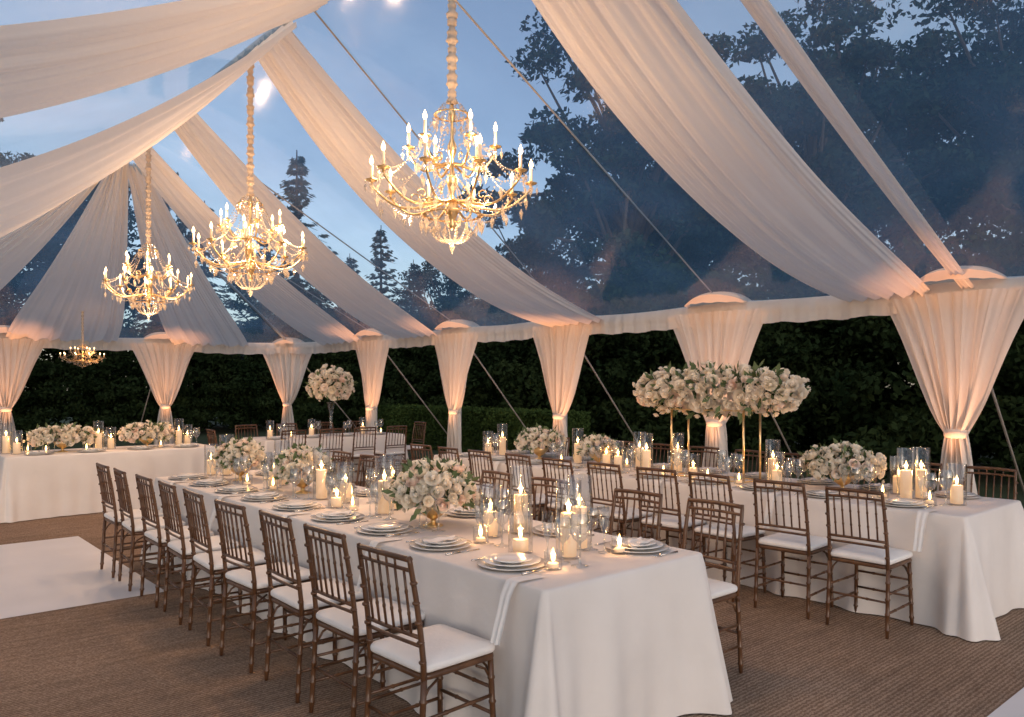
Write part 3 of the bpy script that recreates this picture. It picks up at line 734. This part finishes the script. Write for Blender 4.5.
# ---------------------------------------------------------------- vegetation
def leafcloud(centres,per,cr,size):
    n=len(centres)*per; C=np.repeat(np.array(centres),per,0); R=np.repeat(np.array(cr),per)[:,None]
    d=np.random.normal(0,1,(n,3)); d/=np.linalg.norm(d,axis=1)[:,None]
    pos=C+d*R*(np.random.rand(n,1)**.5)*np.array([1.15,1.15,.6])
    a=np.random.normal(0,1,(n,3)); a/=np.linalg.norm(a,axis=1)[:,None]
    b=np.cross(a,np.random.normal(0,1,(n,3))); b/=np.linalg.norm(b,axis=1)[:,None]
    s=size*np.random.uniform(.6,1.3,(n,1))
    V=np.stack([pos-a*s,pos+b*s*.5,pos+a*s,pos-b*s*.5],1).reshape(-1,3); return V
def broad(seed):
    rs=np.random.RandomState(seed); cs=[];cr=[]
    for i in range(115):
        v=rs.normal(0,1,3); v/=np.linalg.norm(v); r=rs.uniform(.35,1.05)
        if v[2]<-.6: v[2]*=.4
        c=np.array([v[0]*.34*r*(1+.3*math.sin(i)),v[1]*.34*r,.60+v[2]*.38*r]); cs.append(c); cr.append(rs.uniform(.03,.075))
    tr=MB().tube([(0,0,0),(.01,0,.15),(-.01,.01,.35),(.01,0,.6),(0,0,.8)],[.03,.025,.02,.012,.004],10)
    for c in cs[:60]:
        z0=rs.uniform(.25,.6); q=Vector(c); tr.tube([(0,0,z0),q*.5+Vector((0,0,z0*.5+.02)),q],[.009,.005,.002],5)
    return tr.mesh('trunk',M_bark),quads_mesh('crown',leafcloud(cs,230,cr,.0085),M_leafA)
BR=[broad(3),broad(8)]
def conifer(seed):
    rs=np.random.RandomState(seed); V=[]; tr=MB().tube([(0,0,0),(0,0,.5),(0,0,1)],[.018,.011,.002],8)
    for L in range(30):
        z=.08+.9*L/30; R=.25*(1-z)**.85+.012
        for k in range(7):
            a=rs.uniform(0,6.28); rr=R*rs.uniform(.45,1.3); n=26
            f=rs.rand(n,1)**.8; dr=np.array([math.cos(a),math.sin(a),0]); sd=np.array([-math.sin(a),math.cos(a),0])
            pos=dr*f*rr+np.array([0,0,z])-np.array([0,0,1])*(f*rr*.35-.03*f**3)+sd*rs.normal(0,.010,(n,1))*(1.2-f)
            tr.tube([(0,0,z),tuple(dr*rr+np.array([0,0,z-rr*.33]))],[.002,.0006],4)
            al=dr*.7+sd*rs.normal(0,.6,(n,1))+np.array([0,0,-.35]); al/=np.linalg.norm(al,axis=1)[:,None]
            b=np.cross(al,rs.normal(0,1,(n,3))); b/=np.linalg.norm(b,axis=1)[:,None]; s=.014*rs.uniform(.6,1.3,(n,1))
            V.append(np.stack([pos-al*s,pos+b*s*.3,pos+al*s,pos-b*s*.3],1).reshape(-1,3))
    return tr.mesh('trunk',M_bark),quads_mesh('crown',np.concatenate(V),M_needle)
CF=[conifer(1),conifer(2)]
def shrub(seed):
    rs=np.random.RandomState(seed); cs=[];cr=[]
    for i in range(60):
        a=rs.uniform(0,6.28); r=rs.uniform(0,.42); z=rs.uniform(.08,.88*(1-.9*r*r)); cs.append((r*math.cos(a),r*math.sin(a),z)); cr.append(rs.uniform(.08,.15))
    return quads_mesh('shrub',leafcloud(cs,190,cr,.018),M_leafB)
SH=[shrub(1),shrub(2)]
def c2w(X,Y): return (-2.188+.755*X+.656*Y,-2.312-.656*X+.755*Y)
def tree(kind,X,Y,h,wd=1):
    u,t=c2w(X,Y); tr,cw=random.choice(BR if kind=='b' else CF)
    o=put('tree' if kind=='b' else 'conifer_tree',None,(u,t,0),(0,0,random.random()*6),(h*wd,h*wd,h),
      label='dark leafy broadleaf tree behind the tent at dusk' if kind=='b' else 'dark pointed conifer standing behind the tent',category='tree',group='trees around the tent')
    put('trunk',tr,parent=o); put('crown',cw,parent=o)
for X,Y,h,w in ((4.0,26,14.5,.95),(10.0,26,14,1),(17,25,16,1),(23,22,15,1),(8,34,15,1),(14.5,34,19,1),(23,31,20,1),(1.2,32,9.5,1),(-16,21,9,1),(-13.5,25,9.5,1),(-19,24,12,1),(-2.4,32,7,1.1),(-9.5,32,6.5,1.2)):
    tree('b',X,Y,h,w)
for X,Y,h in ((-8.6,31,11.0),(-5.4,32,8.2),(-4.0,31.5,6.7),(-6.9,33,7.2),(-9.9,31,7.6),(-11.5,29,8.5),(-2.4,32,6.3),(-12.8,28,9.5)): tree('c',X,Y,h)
k=0
def shr(u,t,h):
    global k
    put('shrub',SH[k%2],(u,t,0),(0,0,random.random()*6),(h*1.05,h*1.05,h),label='dense dark green shrub at the edge of the lawn',category='shrub',group='shrubs around the lawn'); k+=1
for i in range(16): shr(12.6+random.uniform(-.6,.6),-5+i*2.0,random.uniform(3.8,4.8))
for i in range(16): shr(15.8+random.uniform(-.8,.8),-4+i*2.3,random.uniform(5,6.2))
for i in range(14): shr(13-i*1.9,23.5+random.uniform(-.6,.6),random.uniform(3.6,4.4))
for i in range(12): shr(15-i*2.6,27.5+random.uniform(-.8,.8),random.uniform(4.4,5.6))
n=26000; V=np.random.rand(n,3)*np.array([.9,7,1.0]); face=np.random.rand(n); 
V[face<.35,2]=1.0; V[(face>=.35)&(face<.75),0]=0; V[(face>=.75)&(face<.85),1]=0
V+=np.random.normal(0,.025,(n,3)); a=np.random.normal(0,1,(n,3)); a/=np.linalg.norm(a,axis=1)[:,None]; b=np.cross(a,np.random.normal(0,1,(n,3))); b/=np.linalg.norm(b,axis=1)[:,None]; s=.04
Q=np.stack([V-a*s,V+b*s*.6,V+a*s,V-b*s*.6],1).reshape(-1,3)
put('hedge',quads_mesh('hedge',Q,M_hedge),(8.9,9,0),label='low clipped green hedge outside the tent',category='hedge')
# ---------------------------------------------------------------- world, fill lamp, camera
w=bpy.data.worlds.new('World'); scene.world=w; w.use_nodes=True; t=w.node_tree; t.nodes.clear()
out=t.nodes.new('ShaderNodeOutputWorld'); bg=t.nodes.new('ShaderNodeBackground'); sky=t.nodes.new('ShaderNodeTexSky')
sky.sky_type='NISHITA'; sky.sun_disc=False; sky.sun_elevation=math.radians(8); sky.sun_rotation=math.radians(200); sky.ozone_density=2
bg.inputs[1].default_value=.25
tc=t.nodes.new('ShaderNodeTexCoord'); n=t.nodes.new('ShaderNodeTexNoise'); n.inputs['Scale'].default_value=2.2; n.inputs['Detail'].default_value=6
mp=t.nodes.new('ShaderNodeMapping'); mp.inputs['Scale'].default_value=(1,1,2.2); t.links.new(tc.outputs['Generated'],mp.inputs[0]); t.links.new(mp.outputs[0],n.inputs['Vector'])
r=t.nodes.new('ShaderNodeValToRGB'); r.color_ramp.elements[0].position=.35; r.color_ramp.elements[1].position=.7
r.color_ramp.elements[0].color=(.80,.80,.90,1); r.color_ramp.elements[1].color=(1.14,1.06,1.06,1); t.links.new(n.outputs['Fac'],r.inputs[0])
hs=t.nodes.new('ShaderNodeHueSaturation'); hs.inputs['Saturation'].default_value=.62; t.links.new(sky.outputs[0],hs.inputs['Color'])
mx=t.nodes.new('ShaderNodeMix'); mx.data_type='RGBA'; mx.blend_type='MULTIPLY'; mx.inputs[0].default_value=1
t.links.new(hs.outputs[0],mx.inputs[6]); t.links.new(r.outputs[0],mx.inputs[7]); t.links.new(mx.outputs[2],bg.inputs[0]); t.links.new(bg.outputs[0],out.inputs[0])
sl=bpy.data.lights.new('fill_sun','SUN'); sl.energy=.5; sl.angle=math.radians(30); sl.color=(1,.82,.70)  # soft fill lamp added behind the camera to light the fronts
so=put('fill_sun',sl,(0,0,20)); so.rotation_euler=Vector((-1,-.35,.75)).to_track_quat('Z','Y').to_euler()
cam=bpy.data.cameras.new('camera'); co=put('camera',cam,(-2.188,-2.312,1.6),(pi/2,0,-math.radians(41)))
cam.sensor_width=36; cam.lens=36*775/1024; cam.shift_y=(385-358.5)/1024; cam.clip_end=1000; cam.clip_start=.05
scene.camera=co
